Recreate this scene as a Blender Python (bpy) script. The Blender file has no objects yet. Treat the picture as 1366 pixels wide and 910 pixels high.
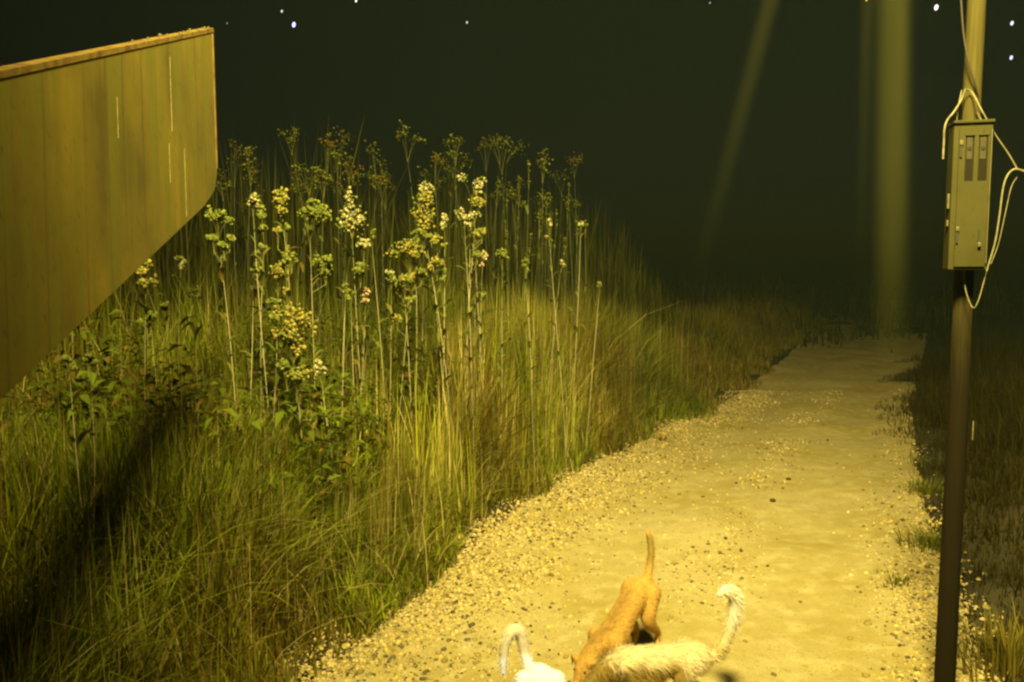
import bpy, bmesh, math, random
import numpy as np
from mathutils import Vector, Matrix
random.seed(7)
rng = np.random.default_rng(11)
R = math.radians
S = bpy.context.scene
COL = S.collection

# ------------------------------------------------------------------ camera
CAMZ, PITCH, F = 2.2, R(4.94), 1100.0          # F: focal length in pixels of the 1366 px wide photograph
cam_d = bpy.data.cameras.new("camera"); cam = bpy.data.objects.new("camera", cam_d); COL.objects.link(cam)
cam.location = (0, 0, CAMZ); cam.rotation_euler = (R(90) - PITCH, 0, 0)
cam_d.sensor_width = 36; cam_d.lens = F / 1366 * 36; cam_d.clip_start = 0.05; cam_d.clip_end = 900
S.camera = cam
# ------------------------------------------------------------------ world: a moonless night sky
W = bpy.data.worlds.new("World"); S.world = W; W.use_nodes = True
nt = W.node_tree; bg = nt.nodes["Background"]
sky = nt.nodes.new("ShaderNodeTexSky"); sky.sky_type = 'NISHITA'; sky.sun_disc = False
sky.sun_elevation = R(3); sky.sun_rotation = R(200)
nt.links.new(sky.outputs[0], bg.inputs[0]); bg.inputs[1].default_value = 0.0012
sun_d = bpy.data.lights.new("moonlight", 'SUN'); sun_d.energy = 0.002; sun_d.angle = R(0.5); sun_d.color = (1, .95, .88)
sun = bpy.data.objects.new("moonlight", sun_d); COL.objects.link(sun); sun.rotation_euler = (R(60), 0, R(20))
# ------------------------------------------------------------------ the yellow floodlight above the lane
LAMP = Vector((0.26, 0.3, 6.8))
ld = bpy.data.lights.new("floodlight", 'SPOT'); ld.energy = 12300; ld.color = (1.0, .87, .34)
ld.spot_size = R(132); ld.spot_blend = 1.0; ld.shadow_soft_size = 0.60
lamp = bpy.data.objects.new("floodlight", ld); COL.objects.link(lamp); lamp.location = LAMP
lamp.rotation_euler = (Vector((3.6, 17.0, 1.9)) - LAMP).to_track_quat('-Z', 'Y').to_euler()
# ------------------------------------------------------------------ colour management and sampling
S.view_settings.view_transform = 'Standard'; S.view_settings.look = 'None'
S.view_settings.exposure = 0.18; S.view_settings.gamma = 1.0
S.render.engine = 'CYCLES'
c = S.cycles
c.use_denoising = True; c.denoiser = 'OPENIMAGEDENOISE'; c.filter_width = 2.4
c.max_bounces = 5; c.diffuse_bounces = 3; c.glossy_bounces = 2; c.transmission_bounces = 3; c.transparent_max_bounces = 8
c.volume_bounces = 0; c.volume_max_steps = 128; c.volume_step_rate = 1.0
c.sample_clamp_indirect = 4.0

# ------------------------------------------------------------------ pixel <-> place
cp, sp = math.cos(PITCH), math.sin(PITCH)
def ray(px, py):
    u, v = (px - 683) / F, (455 - py) / F
    return Vector((u, cp + v * sp, -sp + v * cp))
def at(px, py, Y):
    d = ray(px, py); return Vector((0, 0, CAMZ)) + d * (Y / d.y)
def onz(px, py, z=0.0):
    d = ray(px, py); return Vector((0, 0, CAMZ)) + d * ((z - CAMZ) / d.z)

# ------------------------------------------------------------------ helpers
def mat(name, col=(.5, .5, .5), rough=.8, noise=None, attr=None, bump=None, metal=0, spec=.3):
    """noise: (scale, colour2, low, high[, stretch]); attr: colour attribute multiplied in"""
    m = bpy.data.materials.new(name); m.use_nodes = True
    n = m.node_tree.nodes; l = m.node_tree.links; b = n["Principled BSDF"]
    b.inputs["Roughness"].default_value = rough; b.inputs["Metallic"].default_value = metal
    b.inputs["Specular IOR Level"].default_value = spec
    b.inputs["Base Color"].default_value = (*col, 1)
    src = None
    if attr:
        a = n.new("ShaderNodeAttribute"); a.attribute_name = attr; src = a.outputs["Color"]
    tc = n.new("ShaderNodeTexCoord")
    for k, ns in enumerate(noise or []):
        mp = n.new("ShaderNodeMapping"); mp.inputs["Scale"].default_value = ns[4] if len(ns) > 4 else (1, 1, 1)
        if len(ns) > 5:      # streaks that hang plumb on the slanting board
            mp.vector_type = 'TEXTURE'; mp.inputs["Scale"].default_value = [1 / q for q in ns[4]]; mp.inputs["Rotation"].default_value = (0, 0, -math.atan2(CUT, HB))
        l.new(tc.outputs["Object"], mp.inputs[0])
        t = n.new("ShaderNodeTexNoise"); t.inputs["Scale"].default_value = ns[0]; t.inputs["Detail"].default_value = 6
        l.new(mp.outputs[0], t.inputs["Vector"])
        r = n.new("ShaderNodeMapRange"); r.inputs[1].default_value = ns[2]; r.inputs[2].default_value = ns[3]
        l.new(t.outputs[0], r.inputs[0])
        x = n.new("ShaderNodeMix"); x.data_type = 'RGBA'
        l.new(r.outputs[0], x.inputs[0])
        if src is None: x.inputs[6].default_value = (*col, 1)
        else: l.new(src, x.inputs[6])
        x.inputs[7].default_value = (*ns[1], 1); src = x.outputs[2]
    if src is not None: l.new(src, b.inputs["Base Color"])
    if bump:
        t = n.new("ShaderNodeTexNoise"); t.inputs["Scale"].default_value = bump[0]; t.inputs["Detail"].default_value = 8
        l.new(tc.outputs["Object"], t.inputs["Vector"])
        bp = n.new("ShaderNodeBump"); bp.inputs["Strength"].default_value = bump[1]; bp.inputs["Distance"].default_value = bump[2]
        l.new(t.outputs[0], bp.inputs["Height"]); l.new(bp.outputs[0], b.inputs["Normal"])
    return m

def leafmat(name, trans=.3, rough=.6):
    m = bpy.data.materials.new(name); m.use_nodes = True
    n = m.node_tree.nodes; l = m.node_tree.links; b = n["Principled BSDF"]
    a = n.new("ShaderNodeAttribute"); a.attribute_name = "Col"
    b.inputs["Roughness"].default_value = rough; b.inputs["Specular IOR Level"].default_value = .04
    l.new(a.outputs["Color"], b.inputs["Base Color"])
    t = n.new("ShaderNodeBsdfTranslucent"); l.new(a.outputs["Color"], t.inputs[0])
    x = n.new("ShaderNodeMixShader"); x.inputs[0].default_value = trans
    l.new(b.outputs[0], x.inputs[1]); l.new(t.outputs[0], x.inputs[2])
    l.new(x.outputs[0], n["Material Output"].inputs[0])
    return m

def link(name, me, m, parent=None):
    o = bpy.data.objects.new(name, me); COL.objects.link(o)
    if m is not None and not me.materials: me.materials.append(m)
    if parent is not None: o.parent = parent
    return o
def empty(name, loc=(0, 0, 0), rz=0):
    o = bpy.data.objects.new(name, None); COL.objects.link(o); o.location = loc; o.rotation_euler = (0, 0, rz)
    o.empty_display_size = .1
    return o
def tag(o, label=None, cat=None, group=None, kind=None):
    for k, v in (("label", label), ("category", cat), ("group", group), ("kind", kind)):
        if v: o[k] = v
    return o
def np_mesh(name, V, T, col=None, smooth=False, quads=None):
    """V (n,3), T (m,3) triangles; col (n,3) colour attribute"""
    me = bpy.data.meshes.new(name)
    V = np.asarray(V, np.float32); T = np.asarray(T, np.int32)
    k = T.shape[1]
    me.vertices.add(len(V)); me.vertices.foreach_set("co", V.ravel())
    me.loops.add(T.size); me.loops.foreach_set("vertex_index", T.ravel())
    me.polygons.add(len(T)); me.polygons.foreach_set("loop_start", np.arange(0, T.size, k, dtype=np.int32))
    me.polygons.foreach_set("loop_total", np.full(len(T), k, np.int32))
    if smooth: me.polygons.foreach_set("use_smooth", np.ones(len(T), bool))
    me.update(calc_edges=True)
    if col is not None:
        a = me.color_attributes.new("Col", 'FLOAT_COLOR', 'POINT')
        c4 = np.ones((len(V), 4), np.float32); c4[:, :3] = col
        a.data.foreach_set("color", c4.ravel())
    return me
def bm_mesh(name, bm, smooth=False):
    me = bpy.data.meshes.new(name); bm.normal_update(); bm.to_mesh(me); bm.free()
    if smooth:
        for p in me.polygons: p.use_smooth = True
    return me
def box_bm(lo, hi, bev=0.0, seg=2):
    bm = bmesh.new(); bmesh.ops.create_cube(bm, size=1)
    lo, hi = Vector(lo), Vector(hi)
    for v in bm.verts: v.co = Vector([(lo[i] + hi[i]) / 2 + v.co[i] * (hi[i] - lo[i]) for i in range(3)])
    if bev: bmesh.ops.bevel(bm, geom=bm.edges[:], offset=bev, segments=seg, affect='EDGES', profile=.6)
    return bm
def catmull(pts, n=8):
    P = [Vector(p) for p in pts]; P = [P[0] * 2 - P[1]] + P + [P[-1] * 2 - P[-2]]
    out = []
    for i in range(1, len(P) - 2):
        for k in range(n):
            t = k / n; a, b, c_, d = P[i - 1], P[i], P[i + 1], P[i + 2]
            out.append(.5 * ((2 * b) + (c_ - a) * t + (2 * a - 5 * b + 4 * c_ - d) * t * t + (3 * b - a - 3 * c_ + d) * t ** 3))
    out.append(P[-2]); return out
def tube(pts, rad, sides=8, n=8, sm=True):
    P = catmull(pts, n) if sm else [Vector(p) for p in pts]
    L = len(P); V = []; T = []
    up = Vector((0.31, .87, .2)).normalized()
    for i, p in enumerate(P):
        t = (P[min(i + 1, L - 1)] - P[max(i - 1, 0)]).normalized()
        x = t.cross(up).normalized(); y = t.cross(x)
        r = rad(i / (L - 1)) if callable(rad) else rad
        for k in range(sides):
            a = 2 * math.pi * k / sides
            V.append(p + x * (r * math.cos(a)) + y * (r * math.sin(a)))
    for i in range(L - 1):
        for k in range(sides):
            a, b = i * sides + k, i * sides + (k + 1) % sides
            T += [(a, b, b + sides), (a, b + sides, a + sides)]
    for base, rev in ((0, 1), ((L - 1) * sides, 0)):
        for k in range(1, sides - 1):
            f = (base, base + k, base + k + 1); T.append(f[::-1] if not rev else f)
    return np.array([tuple(v) for v in V]), np.array(T)

def hash2(ix, iy):
    h = (ix.astype(np.int64) * 374761393 + iy.astype(np.int64) * 668265263) & 0xffffffff
    h = ((h ^ (h >> 13)) * 1274126177) & 0xffffffff
    return ((h ^ (h >> 16)) & 0xffff) / 65535.0
def noise2(x, y):
    x = np.asarray(x, float); y = np.asarray(y, float)
    ix, iy = np.floor(x), np.floor(y); fx, fy = x - ix, y - iy
    fx = fx * fx * (3 - 2 * fx); fy = fy * fy * (3 - 2 * fy)
    a, b, c_, d = hash2(ix, iy), hash2(ix + 1, iy), hash2(ix, iy + 1), hash2(ix + 1, iy + 1)
    return (a * (1 - fx) + b * fx) * (1 - fy) + (c_ * (1 - fx) + d * fx) * fy
def sstep(a, b, x):
    t = np.clip((x - a) / (b - a), 0, 1); return t * t * (3 - 2 * t)

# ------------------------------------------------------------------ terrain
eL = [onz(*p) for p in ((395, 905), (520, 800), (650, 700), (715, 655), (805, 610), (880, 570), (985, 522), (1040, 480), (1085, 440))]
eR = [onz(*p) for p in ((1330, 905), (1275, 760), (1245, 680), (1228, 600), (1222, 540), (1232, 480), (1238, 450))]
def edge(E):
    ys = [p.y for p in E]; xs = [p.x for p in E]
    s0 = (xs[1] - xs[0]) / (ys[1] - ys[0]); s1 = (xs[-1] - xs[-2]) / (ys[-1] - ys[-2])
    ys = [-80] + ys + [120]; xs = [xs[0] + s0 * (-80 - ys[1])] + xs + [xs[-1] + .45 * (120 - ys[-2])]
    return lambda y: np.interp(y, ys, xs)
xL, xR = edge(eL), edge(eR)
def gz(x, y):
    x = np.asarray(x, float); y = np.asarray(y, float)
    l, r = xL(y), xR(y); w = r - l
    t = (x - l) / w
    dl = l - x; dr = x - r
    z = .42 * sstep(0.0, 2.2, dl) + .30 * sstep(0, 2.0, dr)
    inr = sstep(-.02, .1, t) * (1 - sstep(.9, 1.02, t))
    z = z + inr * (-.035 * np.exp(-((t - .30) / .13) ** 2) - .035 * np.exp(-((t - .74) / .13) ** 2))
    out = 1 - inr
    z = z + (noise2(x * 1.3, y * 1.3) - .5) * (.05 + .12 * out) + (noise2(x * 4.1 + 9, y * 4.1) - .5) * (.009 + .04 * out) + (noise2(x * 13, y * 13 + 5) - .5) * .012 + (noise2(x * 27 + 3, y * 27) - .5) * .005
    return z
def gzf(x, y): return float(gz(np.array([x]), np.array([y]))[0])

def grid(xs, ys, zf):
    X, Y = np.meshgrid(xs, ys); Z = zf(X, Y)
    V = np.stack([X, Y, Z], -1).reshape(-1, 3)
    nx, ny = len(xs), len(ys)
    i = (np.arange(ny - 1)[:, None] * nx + np.arange(nx - 1)[None, :]).ravel()
    return V, np.stack([i, i + 1, i + nx + 1, i + nx], -1)
GX = np.unique(np.concatenate([np.arange(-100, -8, 4.0), np.arange(-8, 12, .12), np.arange(12, 101, 4.0)]).round(3))
GY = np.unique(np.concatenate([np.arange(-100, 2, 4.0), np.arange(2, 26, .12), np.arange(26, 101, 4.0)]).round(3))
def zground(X, Y):
    t = (X - xL(Y)) / (xR(Y) - xL(Y))
    return gz(X, Y) - .10 * sstep(.0, .05, t) * (1 - sstep(.95, 1.0, t))
V, Q = grid(GX, GY, zground)
m_soil = mat("verge_soil", (.042, .032, .009), .95, [(3.0, (.026, .022, .006), .4, .65), (22, (.05, .04, .012), .55, .8)], bump=(40, .6, .03))
ground = link("ground", np_mesh("ground", V, Q, smooth=True), m_soil); tag(ground, "dark weedy soil of the verges on both sides of the lane", kind="structure")
# the lane: two packed wheel tracks
ys = np.unique(np.concatenate([np.arange(.5, 13, .045), np.arange(13, 30, .12), np.arange(30, 61, 1.0)]).round(3)); ts = np.linspace(0, 1, 90)
Tt, Yy = np.meshgrid(ts, ys); Xx = xL(Yy) + (xR(Yy) - xL(Yy)) * Tt
edgew = np.minimum(Tt, 1 - Tt)
Zz = gz(Xx, Yy) + .008 - .05 * (1 - sstep(0, .035, edgew))
nx = len(ts); i = (np.arange(len(ys) - 1)[:, None] * nx + np.arange(nx - 1)[None, :]).ravel()
def mat_road():
    m = mat("packed_earth", (.385, .31, .125), .95, [(1.1, (.31, .235, .06), .38, .66), (7, (.445, .365, .155), .48, .72), (28, (.30, .22, .055), .55, .72), (110, (.20, .145, .035), .58, .70)], bump=(95, .7, .012), spec=.1)
    return m
road = link("dirt_road", np_mesh("dirt_road", np.stack([Xx, Yy, Zz], -1).reshape(-1, 3), np.stack([i, i + 1, i + nx + 1, i + nx], -1), smooth=True), mat_road())
tag(road, "pale yellow dirt lane running away to the right", kind="structure")

# ------------------------------------------------------------------ gravel (stuff)
def ico(sub=1):
    bm = bmesh.new(); bmesh.ops.create_icosphere(bm, subdivisions=sub, radius=1)
    v = np.array([tuple(x.co) for x in bm.verts]); f = np.array([[x.index for x in p.verts] for p in bm.faces]); bm.free(); return v, f
IV, IF = ico(1)
def stones(x, y, r, col, sink=.3):
    n = len(x)
    sc = r[:, None] * rng.uniform(.6, 1.25, (n, 3)); sc[:, 2] *= .75
    v = IV[None] * (1 + rng.uniform(-.22, .22, (n, len(IV), 1))) * sc[:, None, :]
    a = rng.uniform(0, 6.28, n); ca, sa = np.cos(a)[:, None], np.sin(a)[:, None]
    vx = v[..., 0] * ca - v[..., 1] * sa + x[:, None]; vy = v[..., 0] * sa + v[..., 1] * ca + y[:, None]
    vz = v[..., 2] + (gz(x, y) + .008 + sc[:, 2] * (1 - 2 * sink) * .6)[:, None]
    V = np.stack([vx, vy, vz], -1).reshape(-1, 3)
    T = (IF[None] + (np.arange(n) * len(IV))[:, None, None]).reshape(-1, 3)
    return V, T, np.repeat(col, len(IV), 0)
def sample_gravel(n):
    xs, ys_ = [], []
    y = 3.4 + (15 - 3.4) * rng.random(n * 5) ** 1.7; t = rng.random(n * 5) * 1.1 - .05
    l, r = xL(y), xR(y); x = l + (r - l) * t
    d = x - l
    near = np.exp(-((d - .22) / .62) ** 2) * 1.0                      # along the left verge
    mid = .28 * np.exp(-((t - .53) / .07) ** 2) * sstep(.35, .6, noise2(x * 1.3, y * .9 + 4))   # the hump between the tracks
    right = .65 * np.exp(-((t - .93) / .07) ** 2) * (1 - .85 * sstep(6.5, 8.5, y))
    p = (near + mid + right) * (.35 + .9 * sstep(.3, .65, noise2(x * 2.2 + 5, y * 2.2))) + .003
    k = rng.random(n * 5) < p
    return x[k][:n], y[k][:n]
x, y = sample_gravel(36000)
r = np.exp(rng.normal(math.log(.0088), .42, len(x))).clip(.003, .022)
base = np.array([[.42, .315, .10]]) * rng.uniform(.45, 1.3, (len(x), 1)); base[:, 2] *= rng.uniform(.7, 1.5, len(x))
dk = rng.random(len(x)) < .20; base[dk] *= .24
V, T, C_ = stones(x, y, r, base.clip(0, .8), sink=.35)
m_stone = mat("gravel_stone", attr="Col", rough=.85, bump=(90, .3, .004))
g = link("gravel", np_mesh("gravel", V, T, C_), m_stone); tag(g, "loose pale gravel along the edges and middle of the lane", "gravel", kind="stuff")

# single stones that show
def pebble(px, py, rad, colr, label, squash=.7):
    p = onz(px, py, 0.0); z = gzf(p.x, p.y)
    v = IV * np.array([1.0, .8, squash]) * rad * (1 + rng.uniform(-.15, .15, (len(IV), 1)))
    v[:, 2] += rad * squash * .6
    o = link("pebble", np_mesh("pebble", v, IF), mat("pebble_stone", colr, .85, [(60, tuple(k * .6 for k in colr), .4, .7)]))
    o.location = (p.x, p.y, z + .006); o.rotation_euler = (0, 0, random.random() * 6)
    tag(o, label, "pebble", "single pebbles on the lane")
DK, PL = (.05, .037, .014), (.62, .52, .30)
for a in ((708, 829, .013, DK, "small dark pebble on bare earth left of the tan dog, farthest of three"),
          (733, 863, .011, DK, "tiny dark pebble just left of the flat dark stone near the white dog"),
          (747, 869, .017, DK, "flat dark stone on the earth between the white dog and the tan dog", .35),
          (1052, 640, .030, DK, "dark clod on the hump between the wheel tracks, farther of two"),
          (1031, 668, .034, DK, "dark clod on the hump between the wheel tracks, nearer of two"),
          (1104, 586, .022, DK, "lone dark stone in the right wheel track farther up the lane"),
          (982, 644, .020, DK, "dark stone in the left wheel track below the pair of clods"),
          (1010, 513, .034, PL, "pale stone at the far left edge of the lane, farthest of three"),
          (987, 531, .045, PL, "flat pale stone at the far left grass edge, leftmost of three", .4),
          (1034, 536, .030, PL, "pale stone inside the far end of the left wheel track"),
          (1132, 678, .018, PL, "lone pale stone in the smooth right wheel track")):
    pebble(*a)

# ------------------------------------------------------------------ grass
def blades(x, y, h, w, bend, col, seg=4, zoff=-.02, az=None, curl=1.9, z=None, tipcol=None):
    n = len(x); az = rng.uniform(0, 6.28, n) if az is None else az
    dx, dy = np.cos(az), np.sin(az); fa = az + rng.normal(math.pi / 2, .5, n); wx, wy = np.cos(fa), np.sin(fa)
    z0 = (gz(x, y) if z is None else z) + zoff
    rows = []; cols = []
    for k in range(seg + 1):
        t = k / seg
        off = bend * h * t ** curl; zz = h * (t - .45 * np.clip(bend, 0, 1.1) * t ** 2.6)
        ww = w * (1 - t) ** .7 if k < seg else 0 * w
        cxy = np.stack([x + dx * off, y + dy * off, z0 + zz], -1)
        cc = col * (1 if tipcol is None else 1) if tipcol is None else col * (1 - t) + tipcol * t
        if k < seg:
            d = np.stack([wx * ww, wy * ww, 0 * ww], -1); rows += [cxy - d, cxy + d]; cols += [cc, cc]
        else: rows.append(cxy); cols.append(cc)
    m = len(rows); V = np.stack(rows, 1).reshape(-1, 3); Cc = np.stack(cols, 1).reshape(-1, 3)
    f = []
    for k in range(seg - 1):
        a = 2 * k; f += [(a, a + 1, a + 3), (a, a + 3, a + 2)]
    f.append((m - 3, m - 2, m - 1)); f = np.array(f)
    T = (f[None] + (np.arange(n) * m)[:, None, None]).reshape(-1, 3)
    return V, T, Cc
def merge(parts):
    V, T, C2, o = [], [], [], 0
    for v, t, c2 in parts:
        V.append(v); T.append(t + o); C2.append(c2); o += len(v)
    return np.concatenate(V), np.concatenate(T), np.concatenate(C2)
def inview(x, y, m=.4):
    u = x / np.maximum(y, .1); return (u > -.62 - m / np.maximum(y, 1)) & (u < .62 + m / np.maximum(y, 1))
GREEN = np.array([.10, .12, .006]); OLIVE = np.array([.14, .135, .008]); STRAW = np.array([.36, .28, .085]); RUST = np.array([.14, .075, .015])
def gcol(x, y, straw=.10):
    n = len(x); k = noise2(x * 1.1 + 30, y * 1.1)[:, None]
    c0 = GREEN * (1 - k) + OLIVE * k
    c0 = c0 * rng.uniform(.35, 1.75, (n, 1)) * (.6 + .8 * noise2(x * 3.1 + 70, y * 3.1))[:, None]
    c0 = c0 * 1.15; s = rng.random(n)
    b_ = (.55 * sstep(.5, .8, noise2(x * .9 + 90, y * .9)))[:, None]; c0 = c0 * (1 - b_) + np.array([.15, .095, .012]) * rng.uniform(.5, 1.4, (n, 1)) * b_
    c0[s < straw] = STRAW * rng.uniform(.5, 1.2, ((s < straw).sum(), 1))
    q = (s > .94); c0[q] = RUST * rng.uniform(.6, 1.3, (q.sum(), 1))
    return c0
m_grass = leafmat("grass_blade")
def left_grass(n):
    y = 2.6 + (13 - 2.6) * rng.random(n) ** 1.25; d = rng.gamma(1.6, 1.0, n) * 1.0
    x = xL(y) - d + .08 + (noise2(y * 2.3, y * 0 + 8) - .5) * .3
    k = inview(x, y) & (rng.random(n) < .12 + .88 * sstep(.3, .6, noise2(x * 2.6, y * 2.6 + 17)))
    return x[k], y[k], d[k]
parts = []
x, y, d = left_grass(135000)
hh = (.26 + .70 * sstep(.0, .9, d)) * (.6 + .75 * noise2(x * .9, y * .9 + 40)) * rng.uniform(.55, 1.2, len(x))
hh *= 1.08 + .62 * sstep(6.3, 8.5, y) * sstep(.2, 1.0, d)
parts.append(blades(x, y, hh, rng.uniform(.003, .0105, len(x)), rng.gamma(2.0, .19, len(x)).clip(0, 1.2), gcol(x, y)))
# long straight seed stems standing above the sward
x, y, d = left_grass(7000); k = d > .25; x, y, d = x[k], y[k], d[k]
hh = rng.uniform(.8, 1.35, len(x)) * (.75 + .65 * sstep(6, 8.5, y))
parts.append(blades(x, y, hh, rng.uniform(.0022, .004, len(x)), rng.gamma(1.2, .07, len(x)).clip(0, .6), gcol(x, y, .45), seg=5))
# tall thin reeds at the right end of the thicket
n = 19000; y = rng.uniform(6.2, 10.4, n); d = rng.gamma(2.0, .42, n) + .10; x = xL(y) - d
q = 1 - .55 * np.abs((683 + F * x / y - 690) / 230).clip(0, 1); k = rng.random(n) < q * sstep(.3, .6, noise2(x * 2 + 60, y * 2)); x, y, d, q = x[k], y[k], d[k], q[k]
parts.append(blades(x, y, rng.uniform(1.0, 2.05, len(x)) * q ** .8 * (.55 + .45 * sstep(.1, .7, d)), rng.uniform(.004, .011, len(x)), rng.gamma(1.4, .08, len(x)).clip(0, .7), gcol(x, y, .25) * 1.6, seg=5))
# arching dry straws
x, y, d = left_grass(2600)
parts.append(blades(x, y, rng.uniform(.5, 1.05, len(x)), rng.uniform(.003, .005, len(x)), rng.uniform(.5, 1.25, len(x)), STRAW * rng.uniform(.5, 1.25, (len(x), 1)), seg=6))
V, T, C2 = merge(parts)
o = link("tall_grass", np_mesh("tall_grass", V, T, C2), m_grass); tag(o, "dense tall olive grass on the bank left of the lane", "grass", kind="stuff")

# broad leaves of the undergrowth among the stems
n = 17000; y = rng.uniform(5.2, 9.4, n); d = rng.uniform(.5, 3.4, n); x = xL(y) - d
k = inview(x, y) & (rng.random(n) < sstep(.38, .62, noise2(x * 2.4 + 11, y * 2.4))); x, y, d = x[k], y[k], d[k]; n = len(x)
zz = gz(x, y) + (rng.beta(1.6, 2.2, n) * 1.35 * (.55 + .6 * noise2(x * 1.9 + 3, y * 1.9)) + .15)
L = rng.uniform(.05, .15, n); az = rng.uniform(0, 6.28, n); dr = rng.uniform(-.6, .55, n); w = L * rng.uniform(.13, .24, n)
ax = np.stack([np.cos(az) * np.cos(dr), np.sin(az) * np.cos(dr), np.sin(dr)], -1); sd = np.stack([-np.sin(az), np.cos(az), rng.uniform(-.5, .5, n)], -1)
P = np.stack([x, y, zz], -1); up = np.array([0, 0, 1.])
V = np.stack([P, P + ax * (L * .45)[:, None] + sd * w[:, None] + up * (w * .5)[:, None], P + ax * (L * .5)[:, None], P + ax * (L * .45)[:, None] - sd * w[:, None] + up * (w * .5)[:, None], P + ax * L[:, None] - up * (L * .22)[:, None]], 1).reshape(-1, 3)
T = (np.array([(0, 1, 2), (0, 2, 3), (1, 4, 2), (2, 4, 3)])[None] + (np.arange(n) * 5)[:, None, None]).reshape(-1, 3)
cl = np.array([[.085, .105, .009]]) * rng.uniform(.4, 1.5, (n, 1)); q = rng.random(n) < .12; cl[q] = np.array([.16, .10, .02]) * rng.uniform(.6, 1.3, (q.sum(), 1))
o = link("leafy_undergrowth", np_mesh("leafy_undergrowth", V, T, np.repeat(cl, 5, 0)), m_grass); tag(o, "tangled dark leaves filling the thicket under the flower heads", "undergrowth", kind="stuff")
# dark reed bed behind the thicket, and scrub where the lane is lost in the night
n = 14000; y = rng.uniform(11.0, 19, n); d = rng.uniform(.8, 10, n); x = xL(y) - d; k = inview(x, y) & (rng.random(n) < sstep(.25, .7, noise2(x * .9, y * .9 + 21))); x, y, d = x[k], y[k], d[k]
v1 = blades(x, y, rng.uniform(1.6, 3.9, len(x)) * (.18 + .82 * sstep(.8, 4.2, d)) * (.6 + .6 * noise2(x * .7 + 5, y * .7)), rng.uniform(.012, .035, len(x)), rng.gamma(1.4, .07, len(x)).clip(0, .7), np.array([[.058, .054, .006]]) * rng.uniform(.4, 1.6, (len(x), 1)), seg=4)
n = 20000; y = 18 + 30 * rng.random(n) ** 1.3; x = rng.uniform(-12, 36, n); k = inview(x, y) & (rng.random(n) < sstep(20.0, 34, y + 5 * (noise2(x * .5, y * .5) - .5))) & (rng.random(n) < sstep(.3, .65, noise2(x * .45 + 50, y * .45))) ; x, y = x[k], y[k]
v2 = blades(x, y, rng.uniform(.3, 2.2, len(x)) * (.4 + 1.0 * noise2(x * .35, y * .35 + 9)) * (.15 + .85 * sstep(19, 30, y)), rng.uniform(.015, .05, len(x)), rng.gamma(2, .2, len(x)).clip(0, 1.1), np.array([[.05, .045, .006]]) * rng.uniform(.4, 1.5, (len(x), 1)), seg=3)
V, T, C2 = merge([v1, v2])
o = link("night_scrub", np_mesh("night_scrub", V, T, C2), m_grass); tag(o, "dim scrub and reeds standing far back in the dark", "scrub", kind="stuff")

# lower grass further along the left edge, and rusty growth near its end
parts = []
n = 26000; y = 9 + 26 * rng.random(n) ** 1.3; d = rng.gamma(1.3, 1.3, n); x = xL(y) - d + .1 + (noise2(y * .9, y * 0 + 31) - .4) * .9 * sstep(9, 12, y)
k = inview(x, y); x, y, d = x[k], y[k], d[k]
hh = (.18 + .55 * sstep(.0, 1.6, d)) * rng.uniform(.5, 1.3, len(x)) * (.6 + .8 * noise2(x * .8, y * .6))
parts.append(blades(x, y, hh, rng.uniform(.005, .012, len(x)), rng.gamma(2, .2, len(x)).clip(0, 1.2), gcol(x, y, .12) * (1 - .35 * sstep(11, 15, y))[:, None] + RUST * .5 * sstep(11, 15, y)[:, None]))
V, T, C2 = merge(parts)
o = link("verge_grass", np_mesh("verge_grass", V, T, C2), m_grass); tag(o, "low rusty green grass where the lane fades into the dark", "grass", kind="stuff")

# right hand verge
parts = []
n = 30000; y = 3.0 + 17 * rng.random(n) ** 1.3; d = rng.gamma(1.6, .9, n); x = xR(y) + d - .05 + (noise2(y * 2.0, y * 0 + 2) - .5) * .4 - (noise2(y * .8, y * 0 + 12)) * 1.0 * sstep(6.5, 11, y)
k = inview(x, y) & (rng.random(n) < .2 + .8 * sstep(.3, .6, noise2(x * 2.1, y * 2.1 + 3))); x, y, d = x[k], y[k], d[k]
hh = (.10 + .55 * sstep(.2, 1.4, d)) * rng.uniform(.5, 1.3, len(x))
parts.append(blades(x, y, hh, rng.uniform(.003, .008, len(x)), rng.gamma(2, .2, len(x)).clip(0, 1.2), np.array([[.038, .029, .003]]) * rng.uniform(.4, 1.4, (len(x), 1))))  # brown blades, darkened further for the broad shade beside the pole
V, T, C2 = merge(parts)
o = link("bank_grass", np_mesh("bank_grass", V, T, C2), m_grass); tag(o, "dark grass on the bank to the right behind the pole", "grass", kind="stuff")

def tuft(px, py, n, h, spread, colr, label, cat="weed tuft", wide=.006, bend=.5, name="weed_tuft"):
    p = onz(px, py, 0.02); z = gzf(p.x, p.y)
    a = rng.uniform(0, 6.28, n); r0 = np.abs(rng.normal(0, spread, n)).clip(0, spread * 1.7)
    x = p.x + r0 * np.cos(a); y = p.y + r0 * np.sin(a)
    cc = np.array([colr]) * rng.uniform(.6, 1.4, (n, 1))
    v, t, c2 = blades(x, y, h * rng.uniform(.5, 1.2, n), np.full(n, wide) * rng.uniform(.6, 1.3, n), rng.gamma(3, bend / 3, n).clip(0, 1.2), cc, az=a + rng.normal(0, .6, n))
    v = v - np.array([p.x, p.y, z])
    o = link(name, np_mesh(name, v, t, c2), m_grass); o.location = (p.x, p.y, z)
    tag(o, label, cat, "low tufts along the lane edges" if name == "weed_tuft" else None)
tuft(1236, 655, 150, .22, .14, (.125, .125, .012), "green weed tuft at the right lane edge, farther of two by the pole")
tuft(1243, 730, 170, .24, .13, (.13, .13, .012), "green weed tuft tight against the pole beside the right gravel")
tuft(1200, 775, 110, .10, .12, (.125, .125, .012), "low flat green weeds growing in the right gravel left of the pole")
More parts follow.
